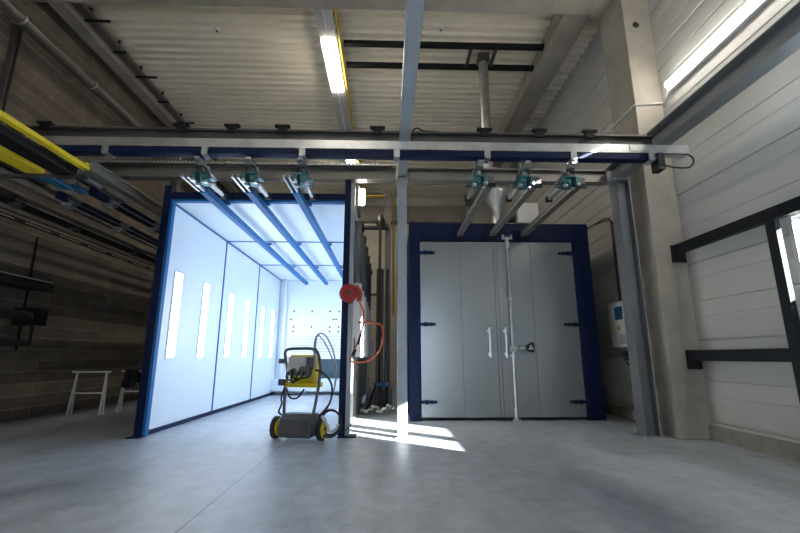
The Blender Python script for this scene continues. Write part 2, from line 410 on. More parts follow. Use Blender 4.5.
def coupler(x, side, label, grp):
    t = thing('track_coupler', (x, 4.62, 2.98), label, 'coupler', grp); sx = side
    ax = x + sx * .16
    g = MB(); g.bar((ax, 4.50, 3.255), (ax, 5.0, 3.20), .06, .02); g.cyl((ax, 4.60, 3.215), (ax, 4.60, 3.275), .055, 16); g.cyl((ax, 4.74, 3.19), (ax, 4.74, 3.25), .05, 16); g.box(ax - .03, ax + .03, 4.47, 4.53, 3.235, 3.262)
    g.build('hanger_arm', 'galv', t)
    g = MB(); g.box(x + sx * .055, x + sx * .20, 4.62, 4.84, 3.125, 3.145); g.box(x + sx * .06, x + sx * .10, 4.60, 4.82, 3.04, 3.13); g.box(x + sx * .13, x + sx * .22, 4.66, 4.74, 3.03, 3.17); g.box(x + sx * .10, x + sx * .19, 4.78, 4.85, 3.05, 3.15)
    g.box(x + sx * .19, x + sx * .27, 4.68, 4.80, 3.09, 3.105)
    g.cyl((x + sx * .17, 4.63, 3.08), (x + sx * .17, 4.80, 3.08), .028, 12)
    g.build('housing', 'teal', t, .004)
    g = MB(); g.cyl((x + sx * .17, 4.85, 3.10), (x + sx * .17, 5.25, 3.10), .028, 14); g.cyl((x + sx * .17, 4.85, 3.10), (x + sx * .17, 4.90, 3.10), .036, 14); g.cyl((x + sx * .11, 4.85, 3.12), (x + sx * .11, 5.2, 3.12), .008, 8)
    g.build('cylinder', 'galv', t)
    g = MB(); g.box(x + sx * .13, x + sx * .21, 5.25, 5.31, 3.065, 3.135); g.cyl((x + sx * .17, 5.31, 3.10), (x + sx * .17, 5.36, 3.10), .02, 10)
    g.build('cylinder_end', 'black', t, .006)
    for dx, dy in ((.09, 4.58), (.09, 4.72), (.22, 4.63)):
        MB().cyl((x + sx * dx, dy, 3.0), (x + sx * dx, dy, 3.03), .028, 14).build('roller', 'zinc', t)
    MB().box(x + sx * .19, x + sx * .30, 4.70, 4.74, 3.03, 3.045).build('sensor_arm', 'steel_dark', t)
    MB().tube([(x + sx * .1, 4.64, 3.15), (x + sx * .13, 4.58, 3.19), (x + sx * .2, 4.60, 3.19), (x + sx * .2, 4.70, 3.16)], .007, 6, sub=4).build('air_hose', 'rubber', t)
    if side < 0: MB().box(x - .045, x + .045, 4.62, 4.66, 2.995, 3.045).build('latch', 'black', t, .005)
for i, x in enumerate((-2.37, -1.79, -1.19)):
    coupler(x, 1, '%s teal and zinc track coupler in front of the white booth' % names[i], 'couplers at the booth')
for i, x in enumerate(oxs):
    coupler(x, -1, '%s teal and zinc track coupler in front of the grey oven' % names[i], 'couplers at the oven')

# ------------------------------------------------------------------ spray booth
BX0, BX1, BY0, BY1, BZ = -3.16, -.52, 5.72, 12.15, 3.22
bo = thing('spray_booth', (-1.84, 5.72, 0), 'white lit spray booth with navy front frame, open at the front', 'booth')
ys = [5.80, 7.95, 10.08, 12.15]
SL = [(6.15, 7.13), (8.30, 9.30), (10.45, 11.40)]
for i in range(3):
    pn = MB().box(BX0 - .05, BX0, ys[i] + .02, ys[i + 1] - .02, .06, BZ).build('side_panel', 'booth', bo)
    for yy in SL[i]:
        f = MB(); a, b = yy, yy + .22; z0, z1 = 1.0, 2.24; q = .03
        f.box(BX0, BX0 + .012, a - q, b + q, z0 - q, z0); f.box(BX0, BX0 + .012, a - q, b + q, z1, z1 + q); f.box(BX0, BX0 + .012, a - q, a, z0, z1); f.box(BX0, BX0 + .012, b, b + q, z0, z1)
        lf = f.build('light_frame', 'booth', pn)
        MB().box(BX0 + .001, BX0 + .006, yy, yy + .22, 1.0, 2.24).build('light_glass', 'booth_light', pn)
    pn = MB().box(BX1 - .115, BX1 - .07, ys[i] + .02, ys[i + 1] - .02, .06, BZ).build('side_panel', 'booth', bo)
    for yy in SL[i]: MB().box(BX1 - .121, BX1 - .116, yy, yy + .22, 1.0, 2.24).build('light_glass', 'booth_light', pn)  # light glass on the unseen inner face, added to brighten the booth
    MB().box(BX0, BX1, ys[i] + .02, ys[i + 1] - .02, BZ, BZ + .05).build('roof_panel', 'booth', bo)
for y in ys[1:3]:
    g = MB(); g.box(BX0 - .05, BX0 + .012, y - .02, y + .02, 0, BZ); g.box(BX0, BX1, y - .02, y + .02, BZ - .012, BZ + .05)
    g.build('frame_strip', 'blue', bo)
g = MB(); g.box(BX0, BX0 + .02, 5.8, BY1, 0, .055); g.build('floor_strip', 'navy', bo)
g = MB(); g.box(BX0, BX0 + .02, 5.8, BY1, BZ - .02, BZ); g.build('ceiling_strip', 'blue', bo)
g = MB(); g.box(BX0 - .06, BX0 + .04, 5.70, 5.80, .012, BZ + .2); f = g.build('front_post', 'navy', bo, .004); MB().box(BX0 + .04, BX0 + .075, 5.715, 5.80, .012, BZ).build('post_strip', 'blue', f); MB().box(BX0 - .13, BX0 + .05, 5.66, 5.84, 0, .012).build('foot_plate', 'navy', f)
g = MB(); g.box(BX1 - .115, BX1 - .028, 5.70, 5.80, .012, 3.53); f = g.build('front_post', 'navy', bo, .004); MB().box(BX1 - .026, BX1 + .03, 5.715, 5.80, .012, 3.53).build('post_strip', 'beam', f); MB().box(BX1 - .115, BX1 + .12, 5.62, 5.86, 0, .012).build('foot_plate', 'navy', f)
hd = MB().box(BX0 + .04, BX1 - .115, 5.70, 5.80, BZ, BZ + .10).build('header', 'navy', bo, .004); MB().box(BX0 + .075, BX1 - .115, 5.715, 5.80, BZ - .03, BZ).build('header_strip', 'blue', hd)
g = MB(); g.box(BX0 - .06, BX0 + .04, 5.82, 5.92, BZ + .05, 3.53); g.build('roof_stub', 'steel_dark', bo)
# back wall with nozzles, grille and filter opening
bk = MB().box(BX0, BX1, BY1, BY1 + .05, 0.0, BZ).build('back_panel', 'boothback', bo)
g = MB(); g.box(BX0, BX1, BY1 - .45, BY1, .10, .40); g.build('plinth', 'booth', bo, .01)
g = MB()
for x, z in ((-2.72, 2.30), (-2.2, 2.30), (-1.68, 2.30), (-1.42, 2.30), (-2.8, 2.07), (-1.58, 2.07), (-1.5, 2.07), (-2.72, 1.85), (-2.2, 1.85), (-1.68, 1.85), (-1.42, 1.85), (-2.72, 1.72), (-1.68, 1.72), (-1.42, 1.72)):
    MB().cyl((x, BY1 - .012, z), (x, BY1, z), .026, 12).build('nozzle', 'hole', bk)
g = MB()
for k in range(6):
    z = 1.15 + k * .085
    g.box(-2.8, -.7, BY1 - .01, BY1, z, z + .018)
g.build('grille', 'labelgrey', bk)
g = MB(); g.box(-1.95, -.7, BY1 - .015, BY1, .42, .95); g.build('filter_opening', mat('filter_dark', (.05, .08, .10), .6, 0, .3, 6), bk)
MB().box(-3.0, -2.94, BY1 - .12, BY1 - .06, .40, BZ).build('corner_pipe', 'booth', bo)
# filter drums along the outer side
for k in range(6):
    y = 6.08 + k * .68; cx = BX1 + .03
    d = MB().lathe((cx, y, 1.0), (0, 0, 1), [(0, .07), (.0, .10), (1.05, .10), (1.06, .09)], 22).build('filter_drum', 'drum', bo)
    MB().lathe((cx, y, 2.06), (0, 0, 1), [(0, .09), (.0, .10), (.92, .10), (.95, .085)], 22).build('drum_hood', 'drumtop', d)
    MB().box(BX1 - .07, cx - .08, y - .05, y + .05, 1.3, 1.4).build('drum_bracket', 'galv', d)
    MB().box(cx + .02, cx + .12, y - .03, y + .03, 2.86, 2.98).build('drum_valve', 'black', d)
# bulkhead lamp on the post, reel etc.
l = thing('bulkhead_lamp', (BX1 + .12, 6.0, 3.25), 'small lit bulkhead lamp above the gap beside the booth corner', 'lamp')
MB().box(BX1 + .045, BX1 + .07, 5.9, 6.1, 3.23, 3.55).build('lamp_body', 'white', l, .005)
MB().cyl((BX1 + .11, 6.0, 3.27), (BX1 + .11, 6.0, 3.51), .045, 14).build('lamp_glass', 'lamp_small', l)
MB().box(BX1 + .052, BX1 + .10, 5.95, 6.05, 3.08, 3.23).build('junction_box', 'steel_dark', l)
# hose reel
hr = thing('hose_reel', (BX1 + .08, 5.62, 1.84), 'red hose reel fixed on the right booth post', 'hose reel')
MB().box(BX1 - .03, BX1 + .03, 5.66, 5.70, 1.72, 1.96).build('mount', 'steel_dark', hr)
MB().lathe((BX1 - .03, 5.66, 1.84), (.18, -.98, 0), [(0, .08), (.01, .115), (.05, .122), (.06, .10), (.10, .10), (.11, .122), (.15, .122), (.155, .105), (.14, .10), (.14, .07), (.16, .06), (.175, .05)], 26).build('drum', 'red', hr)
MB().lathe((BX1 - .0, 5.50, 1.84), (.18, -.98, 0), [(0, .03), (.02, .03), (.025, .015)], 16).build('axle_cap', 'steel_dark', hr)
MB().tube([(BX1 + .08, 5.55, 1.93), (BX1 + .14, 5.53, 1.84), (BX1 + .13, 5.53, 1.73)], .035, 8, sub=4).build('hose_outlet', 'red', hr)
tag(MB().tube([(BX1 + .13, 5.52, 1.74), (BX1 + .20, 5.50, 1.55), (BX1 + .17, 5.5, 1.3), (BX1 + .07, 5.5, 1.06), (BX1 + .04, 5.51, .96), (BX1 + .14, 5.54, .93), (BX1 + .30, 5.58, .97), (BX1 + .42, 5.6, 1.1), (BX1 + .46, 5.6, 1.35), (BX1 + .38, 5.62, 1.44), (BX1 + .12, 5.64, 1.46)], .012, 8, sub=5).build('air_hose', 'orange'), 'orange air hose hanging in a loop below the red reel', 'hose')
g = MB(); g.cyl((BX1 + .13, 5.5, 1.16), (BX1 + .17, 5.5, 1.30), .016, 10); g.cyl((BX1 + .07, 5.5, 1.02), (BX1 + .10, 5.5, 1.10), .022, 10)
tag(g.build('blow_gun', 'rubber'), 'black hand blow gun hanging on the orange hose', 'blow gun')
tag(MB().tube([(BX1 + .07, 5.68, 1.25), (BX1 + .075, 5.66, .8), (BX1 + .085, 5.66, .3), (BX1 + .04, 5.64, .14), (BX1 - .08, 5.6, .06)], .008, 6, sub=5).build('cable', 'rubber'), 'thin dark cable running down the right booth post to the floor', 'cable')

# ------------------------------------------------------------------ oven
ov = thing('curing_oven', (1.95, 7.0, 0), 'large navy curing oven with grey double doors', 'oven')
g = MB(); g.box(.36, .54, 7.0, 7.12, 0, 3.32); g.box(3.25, 3.54, 7.0, 7.12, 0, 3.32); g.box(.54, 3.25, 7.0, 7.12, 3.0, 3.32)
g.build('door_frame', 'navy', ov, .006)
g = MB(); g.box(.38, .48, 7.12, 12.0, 0, 3.28); g.box(3.42, 3.52, 7.12, 12.0, 0, 3.28); g.box(.48, 3.42, 11.9, 12.0, 0, 3.28); g.box(.48, 3.42, 7.12, 11.9, 3.18, 3.28)
g.build('body', 'navy', ov)
MB().box(.54, 3.25, 7.10, 7.12, 0.03, 3.0).build('door_backing', 'hole', ov)
ld = MB(); ld.box(.55, 1.25, 7.03, 7.09, .05, 2.985); ld.box(1.253, 1.835, 7.03, 7.09, .05, 2.985); ld.box(1.84, 1.895, 7.028, 7.09, .05, 2.985); ld.box(1.90, 2.065, 7.03, 7.09, .05, 2.985)
ld = ld.build('door', 'oven', ov, .002)
rd = MB(); rd.box(2.08, 2.48, 7.03, 7.09, .05, 2.985); rd.box(2.485, 3.24, 7.03, 7.09, .05, 2.985)
rd = rd.build('door', 'oven', ov, .002)
def handle(d, x):
    g = MB(); g.cyl((x, 6.965, 1.02), (x, 6.965, 1.46), .018, 14)
    for z in (1.05, 1.43): g.cyl((x, 6.965, z), (x, 7.03, z), .012, 10); g.cyl((x, 7.018, z), (x, 7.03, z), .03, 14)
    g.cyl((x, 6.965, .995), (x, 6.965, 1.02), .022, 14); g.cyl((x, 6.965, 1.46), (x, 6.965, 1.485), .022, 14)
    g.build('handle', 'zinc', d)
handle(ld, 1.70); handle(ld, 1.97)
for d, xs, s in ((ld, .545, 1), (rd, 3.245, -1)):
    for z in (.29, 1.54, 2.78):
        g = MB(); g.box(xs, xs + s * .26, 7.0, 7.03, z - .022, z + .022); g.box(xs + s * .06, xs + s * .12, 6.985, 7.0, z - .035, z + .035); g.box(xs + s * .15, xs + s * .2, 6.99, 7.0, z - .03, z + .03)
        g.cyl((xs - s * .02, 6.985, z - .06), (xs - s * .02, 6.985, z + .06), .02, 12); g.box(xs - s * .09, xs, 6.99, 7.0, z - .04, z + .04)
        g.build('hinge', 'navy', d)
# locking rod with lever
g = MB(); g.cyl((2.073, 6.97, .03), (2.073, 6.97, 3.04), .02, 14); g.cyl((2.073, 6.97, .03), (2.073, 6.97, .20), .034, 14)
lr = g.build('locking_rod', 'zinc', rd)
MB().box(1.995, 2.145, 6.93, 7.03, .0, .03).build('floor_socket', 'zinc', lr)
g = MB(); g.box(1.985, 2.165, 6.95, 7.0, 3.02, 3.06); g.box(2.045, 2.105, 6.94, 7.03, 2.865, 3.02); g.cyl((2.005, 6.96, 3.06), (2.005, 6.96, 3.10), .02, 10); g.cyl((2.145, 6.96, 3.06), (2.145, 6.96, 3.10), .02, 10)
g.build('top_catch', 'zinc', lr)
for z in (1.0, 1.945): MB().box(2.035, 2.110, 6.985, 7.03, z, z + .05).build('rod_guide', 'zinc', lr)
g = MB(); g.cyl((2.073, 6.95, 1.13), (2.285, 6.94, 1.15), .016, 12); g.cyl((2.105, 6.95, 1.14), (2.145, 6.95, 1.14), .036, 14); g.cyl((2.195, 6.945, 1.145), (2.245, 6.942, 1.15), .034, 14); g.box(2.025, 2.125, 6.94, 6.99, 1.08, 1.18)
lv = g.build('lever', 'zinc', lr)
g = MB(); tri = [(2.265, 1.15), (2.315, 1.205), (2.385, 1.245), (2.420, 1.22), (2.420, 1.10), (2.385, 1.075), (2.315, 1.10)]
g.prism(tri, 'y', 6.925, 6.95); tg = g.build('warning_tag', 'black', lv)
g = MB(); g.prism([(2.320, 1.125), (2.360, 1.205), (2.400, 1.125)], 'y', 6.921, 6.925); tg2 = g.build('tag_triangle', 'white_tag', lv)
MB().prism([(2.350, 1.14), (2.360, 1.17), (2.370, 1.14)], 'y', 6.919, 6.921).build('tag_mark', 'black', lv)
# flue and roof equipment
fl = thing('exhaust_flue', (1.93, 7.4, 3.28), 'round galvanised exhaust flue with funnel rising from the oven roof', 'flue')
MB().cyl((1.93, 7.45, 4.26), (1.93, 7.45, 7.1), .095, 22).build('flue_pipe', 'galv', fl)
MB().box(1.82, 2.04, 7.34, 7.56, 6.93, 7.1).build('pipe_collar', 'steel_dark', fl)
MB().lathe((2.05, 7.45, 3.62), (0, 0, 1), [(0, .09), (.10, .10), (.42, .24), (.52, .25), (.54, .10), (.95, .09)], 24).build('funnel', 'zinc', fl)
MB().lathe((2.05, 7.45, 3.285), (0, 0, 1), [(0, .17), (.04, .17), (.05, .085), (.34, .085)], 20).build('funnel_base', 'galv', fl)
f = thing('circulation_fan', (2.6, 7.5, 3.28), 'pale box shaped fan housing on the oven roof beside the funnel', 'fan')
MB().box(2.42, 2.82, 7.35, 7.75, 3.45, 3.85).build('housing', 'white', f, .01)
MB().box(2.46, 2.78, 7.39, 7.71, 3.283, 3.45).build('plinth', 'galv', f)
MB().cyl((2.42, 7.55, 3.62), (2.26, 7.55, 3.62), .1, 18).build('motor', 'steel_dark', f)
f = thing('valve_block', (1.45, 7.4, 3.28), 'small dark valve block on the oven roof left of the funnel', 'valve')
MB().box(1.42, 1.58, 7.3, 7.5, 3.283, 3.4).build('body', 'steel_dark', f, .01)
MB().cyl((1.5, 7.4, 3.4), (1.5, 7.4, 3.5), .05, 12).build('knob', 'black', f)
# dark ceiling channels
for y, lab in ((7.05, 'front'), (7.66, 'rear')):
    tag(MB().prism([(y - .05, 6.96), (y + .05, 6.96), (y + .05, 7.04), (y - .05, 7.04)], 'x', -.90, 3.05).build('ceiling_channel', 'black'), '%s of the two black channels crossing under the roof deck' % lab, 'channel')
for x, lab in ((1.62, 'left'), (2.12, 'right')):
    tag(MB().bar((x, 7.10, 7.0), (x - .0, 7.61, 7.0), .06, .06).build('channel_strut', 'steel_dark'), 'short dark strut between the ceiling channels, %s of the flue' % lab, 'strut')
# ------------------------------------------------------------------ lights on trunking
def trunk(x, y0, y1, label):
    t = thing('light_trunking', (x, (y0 + y1) / 2, 6.9), label, 'light')
    MB().prism([(x - .16, 6.92), (x + .16, 6.92), (x + .13, 6.99), (x - .13, 6.99)], 'y', y0, y1).build('trunking_body', 'labelgrey', t)
    MB().box(x - .008, x + .008, y0, y1, 6.91, 6.92).build('cable_slot', 'white', t)
    return t
tk = trunk(-1.17, 5.95, 15.2, 'grey light trunking under the roof deck with lit fluorescent tubes')
tk_fill = trunk(-1.17, -5.5, 5.38, 'unseen grey light trunking added for fill on the viewpoint side of the concrete cross beam')  # unseen trunking with one lit tube, added as fill light
for y0, t in ((-1.2, tk_fill), (6.9, tk), (11.6, tk)):
    f = MB().prism([(-1.28, 6.86), (-1.06, 6.86), (-1.04, 6.905), (-1.30, 6.905)], 'y', y0, y0 + 1.5).build('diffuser', 'tube_warm', t)
tag(MB().tube([(-.96, 5.95, 6.96), (-.96, 15.2, 6.96)], .03, 10).build('gas_pipe', 'gasyellow'), 'long yellow pipe beside the ceiling light trunking', 'pipe')
# wall strip light
t = thing('wall_strip_light', (3.98, 4.2, 4.75), 'long lit fluorescent strip on the white wall right of the concrete column', 'light')
MB().box(4.0, 4.05, 2.2, 5.18, 4.72, 4.90).build('batten', 'white', t)
MB().prism([(4.0, 4.76), (3.95, 4.775), (3.94, 4.81), (3.95, 4.845), (4.0, 4.86)], 'y', 2.22, 5.16).build('diffuser', 'tube_cool', t)
g = MB(); g.tube([(4.03, 5.38, 4.66), (4.03, 5.28, 4.68), (4.02, 5.2, 4.80)], .012, 8, sub=4); g.tube([(3.60, 6.0, 4.62), (3.60, 5.37, 4.62), (4.04, 5.36, 4.66)], .014, 8)
tag(g.build('conduit', 'white'), 'thin pale conduit wrapped round the concrete column below the strip light', 'conduit')

# ------------------------------------------------------------------ right wall frame
wf = thing('steel_wall_frame', (3.95, 4.3, 0), 'black steel guard frame fixed to the white wall right of the column', 'frame')
for z, n in ((2.42, 1), (1.02, 2)):
    r_ = MB().box(3.86, 3.94, -1.0, 5.36, z - .065, z + .065).build('rail', 'frame_black', wf, .006)
    g = MB(); g.box(3.84, 4.03, 5.36, 5.378, z - .17, z + .07); g.box(3.83, 3.95, 5.28, 5.36, z - .17, z - .065)
    for dz in (-.13, -.10): g.cyl((3.83, 5.32, z + dz), (3.81, 5.32, z + dz), .012, 8)
    g.build('end_bracket', 'black', r_, .003)
for y in (3.93, .6): MB().box(3.87, 3.93, y - .055, y + .055, .0, 2.37).build('upright', 'frame_black', wf, .004)
# control cabinet on the far right wall
cc = thing('control_cabinet', (3.98, 6.95, 1.16), 'white control cabinet with blue display on the wall behind the grey post', 'cabinet')
MB().box(3.93, 4.045, 6.60, 7.30, 1.16, 1.93).build('housing', 'white', cc, .006)
dr = MB().box(3.915, 3.93, 6.61, 7.29, 1.17, 1.92).build('door', 'white', cc, .003)
MB().box(3.909, 3.915, 6.85, 7.08, 1.62, 1.84).build('display', 'screen', dr)
MB().cyl((3.915, 6.98, 1.48), (3.885, 6.98, 1.48), .03, 14).build('knob', 'knob', dr)
MB().box(3.910, 3.915, 6.82, 7.0, 1.22, 1.37).build('rating_plate', 'labelgrey', dr)
for z in (1.28, 1.78): MB().box(3.92, 3.96, 7.30, 7.325, z - .03, z + .03).build('hinge', 'black', cc)
MB().box(3.89, 3.96, 6.56, 6.60, 1.40, 1.60).build('handle', 'black', cc)
tag(MB().box(3.95, 4.045, 6.62, 6.76, 1.98, 2.2).build('switch_box', 'black', bevel=.005), 'small black switch box on the wall just above the control cabinet', 'switch')
g = MB()
for k in range(5):
    y = 6.75 + k * .06
    g.tube([(3.99, y, 1.16), (3.97, y, 1.06 - .03 * k), (3.98, y - .08, .99 - .03 * k), (4.0, y + .12, 1.0), (4.03, y + .18, 1.1)], .009, 6, sub=4)
tag(g.build('cable_bundle', 'rubber'), 'bundle of black cables looping under the control cabinet', 'cables')
cd = thing('cable_ladder', (4.02, 6.9, 1.98), 'narrow vertical cable ladder rising from the control cabinet', 'cable ladder')
for y in (6.93, 7.10): MB().box(4.015, 4.045, y - .008, y + .008, 1.94, 3.35).build('side_rail', 'galv', cd)
for k in range(9): MB().box(4.025, 4.04, 6.93, 7.10, 2.02 + k * .15, 2.032 + k * .15).build('rung', 'galv', cd)
for k in range(3): MB().tube([(4.01, 6.97 + .04 * k, 1.94), (4.005, 6.97 + .04 * k, 2.8), (4.01, 6.97 + .04 * k, 3.3), (3.97, 7.1, 3.42 + .03 * k), (3.7, 7.18 + .06 * k, 3.34), (3.52, 7.2 + .06 * k, 3.26)], .008, 6, sub=4).build('cable', 'rubber', cd)

# ------------------------------------------------------------------ powder cart
ct = thing('spray_cart', (-1.11, 5.6, 0), 'yellow and grey wheeled spray cart parked at the booth opening', 'cart')
for x in (-1.40, -.79):
    w = MB().lathe((x - .03, 5.55, .135), (1, 0, 0), [(0, .09), (.0, .12), (.008, .135), (.052, .135), (.06, .12), (.06, .09)], 28).build('wheel', 'rubber', ct)
    h = MB(); h.lathe((x - .042, 5.55, .135), (1, 0, 0), [(0, .03), (.0, .05), (.006, .104), (.078, .104), (.084, .05), (.084, .03)], 24)
    h.build('hub', 'yellow', w); MB().lathe((x - .05, 5.55, .135), (1, 0, 0), [(0, .01), (.0, .025), (.10, .025), (.10, .01)], 14).build('axle_cap', 'cartgrey', w)
MB().prism([(5.40, .04), (5.72, .04), (5.74, .27), (5.66, .31), (5.50, .31), (5.42, .25)], 'x', -1.30, -.885).build('base_box', 'cartgrey', ct, .012)
MB().tube([(-1.31, 5.56, .29), (-1.335, 5.60, .5), (-1.335, 5.64, .8), (-1.36, 5.62, .97), (-1.35, 5.58, 1.07), (-1.28, 5.56, 1.105), (-1.12, 5.555, 1.11), (-.97, 5.56, 1.105), (-.905, 5.58, 1.07), (-.88, 5.62, .95), (-.875, 5.64, .8), (-.895, 5.60, .5), (-.915, 5.56, .29)], .02, 12, sub=5).build('handle_frame', 'tubegrey', ct)
bx = MB().box(-1.29, -.93, 5.60, 5.78, .68, 1.03).build('pump_unit', 'yellow', ct, .02)
g = MB(); g.prism([(5.50, .82), (5.60, .82), (5.60, 1.005), (5.54, 1.005)], 'x', -1.28, -1.04); g.build('control_panel', mat('cart_panel_grey', (.55, .55, .54), .45, 0, .1, 8), bx, .01)
MB().box(-1.03, -.95, 5.54, 5.60, .84, 1.0).build('cover_plate', 'cartgrey', bx, .015)
g = MB(); g.cyl((-1.24, 5.50, .80), (-.94, 5.50, .80), .03, 14); g.cyl((-1.18, 5.50, .82), (-1.18, 5.62, .82), .045, 14); g.cyl((-1.06, 5.49, .84), (-1.06, 5.62, .84), .05, 16); g.cyl((-.99, 5.5, .74), (-.99, 5.5, .9), .024, 12)
g.build('pump', 'tubegrey', bx)
g = MB()
for k, (x0, x1, z) in enumerate(((-1.22, -1.05, .70), (-1.15, -.95, .74), (-1.08, -1.2, .68), (-1.0, -1.18, .72))):
    g.tube([(x0, 5.50, .84), (x0 - .03, 5.44, .76), ((x0 + x1) / 2, 5.42, z), (x1 + .02, 5.44, .77), (x1, 5.52, .86)], .01, 6, sub=4)
g.build('pump_hoses', 'rubber', bx)
MB().box(-1.33, -.89, 5.58, 5.78, .62, .68).build('shelf', 'yellow', ct, .008)
MB().box(-1.43, -1.35, 5.58, 5.64, .64, .72).build('side_clip', 'tubegrey', ct); MB().box(-1.45, -1.36, 5.60, 5.64, .92, .98).build('side_clip', 'tubegrey', ct)
g = MB(); g.tube([(-1.33, 5.60, .66), (-1.36, 5.56, .5), (-1.34, 5.54, .42), (-1.38, 5.55, .32), (-1.33, 5.56, .28)], .012, 8, sub=4); g.tube([(-1.30, 5.58, .60), (-1.22, 5.52, .50), (-1.12, 5.52, .50), (-1.06, 5.58, .60)], .011, 8, sub=4)
g.build('cable', 'rubber', ct)
ct.rotation_euler = (0, 0, math.radians(-14))
sh = thing('spray_hose', (-.72, 5.5, .02), 'long spray hose rising over the cart and coiled beside its right wheel', 'hose')
MB().tube([(-.95, 5.56, .85), (-.955, 5.55, 1.05), (-.95, 5.54, 1.22), (-.89, 5.53, 1.30), (-.80, 5.52, 1.26), (-.70, 5.52, 1.05), (-.66, 5.52, .82), (-.68, 5.52, .60), (-.74, 5.52, .42), (-.78, 5.51, .32)], .011, 8, sub=6).build('hose_arc', 'hoseclear', sh)
MB().tube([(-.945, 5.56, .9), (-.93, 5.53, 1.25), (-.86, 5.52, 1.24), (-.77, 5.51, 1.10), (-.69, 5.51, .92)], .009, 8, sub=6).build('hose_arc', 'hoseclear', sh)
MB().tube([(-.93, 5.56, .84), (-.82, 5.50, .80), (-.71, 5.49, .66), (-.72, 5.49, .45), (-.85, 5.47, .28)], .013, 8, sub=6).build('hose_drop', 'rubber', sh)
g = MB()
for k in range(3):
    R = .165 - .012 * k
    g.tube([(-.71 + R * .82 * math.cos(a), 5.46 + .035 * k + R * .35 * math.cos(a), .20 + R * math.sin(a)) for a in [2 * PI * i / 28 for i in range(28)]], .009, 8, closed=True)
g.build('hose_coil', 'rubber', sh)
g = MB(); g.tube([(-.78, 5.44, .26), (-.70, 5.42, .12), (-.64, 5.42, .14), (-.60, 5.44, .2)], .016, 8, sub=4); g.cyl((-.82, 5.43, .3), (-.72, 5.42, .16), .02, 10)
g.build('spray_gun', 'galv', sh)

# ------------------------------------------------------------------ left storage tracks
LT = [(-3.82, 'navy'), (-4.36, 'navy'), (-5.05, 'black')]
nm = ('rightmost', 'middle', 'leftmost')
for i, (x, m) in enumerate(LT):
    t = thing('storage_track', (x, 3.0, 3.05), '%s %s storage track along the dark block wall' % (nm[i], 'navy' if i < 2 else 'black'), 'track', 'storage tracks at the block wall')
    MB().box(x - .045, x + .045, (5.15, 5.30, 3.0)[i], 14.5, 3.05, 3.15).build('rail_profile', m, t, .004)
    MB().box(x + .046, x + .058, 5.4, 14.5, 3.06, 3.085).build('wear_strip', 'zinc', t)
    for y in (5.5, 6.6, 8.2, 10.5):
        g = MB(); g.box(x - .08, x + .08, y - .05, y + .05, 3.01, 3.05); g.box(x - .04, x + .04, y - .03, y + .03, 2.97, 3.01); g.cyl((x - .08, y, 3.03), (x + .08, y, 3.03), .028, 10); g.box(x + .05, x + .10, y - .1, y + .1, 3.09, 3.11)
        g.build('trolley', 'galv' if i < 2 else 'steel_dark', t)
for i, (x, z, m) in enumerate(((-3.62, 3.26, 'girder'), (-4.10, 3.26, 'girder'), (-4.72, 3.22, 'girder'))):
    tag(MB().ibeam('y', (4.75, 5.2, 3.0)[i], 14.6, (x, z), .13, .11, .012, .01).build('track_girder', m), '%s grey girder running between the storage tracks and the block wall' % nm[i], 'girder', 'girders beside the storage tracks')
g = MB(); y = 3.4
while y < 12: g.box(-5.26, -5.16, y, y + .05, 3.06, 3.13); y += .075
g.box(-5.23, -5.19, 3.4, 12, 3.08, 3.11)
tag(g.build('cable_chain', 'black'), 'black cable chain running beside the leftmost storage track', 'cable chain')
t = thing('chain_guide', (-5.72, 2, 3.0), 'thin dark guide bar closest to the block wall with bright slide strips', 'rail')
MB().box(-5.76, -5.70, 3, 14.5, 3.05, 3.10).build('guide_bar', 'black', t)
for k in range(14): MB().box(-5.70, -5.694, 3.6 + k * .7, 4.1 + k * .7, 3.055, 3.07).build('slide_strip', 'galv', t)
g = MB(); g.box(-5.50, -5.44, 3, 14.5, 3.07, 3.14)
tag(g.build('support_bar', 'steel_dark'), 'plain dark bar between the cable chain and the guide bar by the block wall', 'bar')
ys_ = thing('transfer_shuttle', (-4.0, 4.4, 3.0), 'transfer shuttle with two yellow bars and teal drive before the storage tracks', 'shuttle')
MB().box(-3.595, -3.515, 1.8, 4.64, 3.14, 3.19).build('yellow_bar', 'yellow', ys_, .005)
MB().box(-4.18, -3.97, 1.8, 4.58, 3.07, 3.12).build('yellow_bar', 'yellow', ys_, .005)
MB().box(-3.59, -3.53, 4.58, 4.64, 3.19, 3.23).build('end_tab', 'yellow', ys_)
for x in (-3.80, -4.40): MB().box(x - .04, x + .04, 2.0, 5.1, 3.13, 3.20).build('shuttle_rail', 'black', ys_)
g = MB(); g.box(-4.06, -3.90, 4.62, 4.95, 3.02, 3.07); g.box(-3.95, -3.86, 4.9, 5.12, 3.03, 3.08); g.box(-4.0, -3.7, 4.66, 4.72, 3.17, 3.2); g.build('drive_unit', 'tealblue', ys_, .008)
g = MB(); g.cyl((-3.70, 4.75, 3.14), (-3.70, 5.15, 3.14), .05, 14); g.box(-3.72, -3.60, 5.1, 5.5, 3.08, 3.12); g.box(-3.74, -3.66, 4.65, 4.78, 3.08, 3.2); g.build('motor', 'steel_dark', ys_, .005)
g = MB()
for k in range(4): g.tube([(-3.75 + .03 * k, 4.7, 3.18), (-3.85 + .05 * k, 4.3, 3.22 + .02 * k), (-3.8 + .04 * k, 3.6, 3.18 + .02 * k), (-3.8 + .02 * k, 2.4, 3.2)], .012, 6, sub=4)
g.build('cables', 'rubber', ys_)
g = MB(); g.box(-3.86, -3.64, 3.6, 4.6, 3.06, 3.09); g.box(-3.8, -3.76, 3.2, 4.62, 3.09, 3.15); g.build('bridge_plate', 'black', ys_, .004)
g = MB(); g.box(-4.62, -3.5, 4.6, 4.66, 3.04, 3.075); g.build('cross_bar', 'steel_dark', ys_)
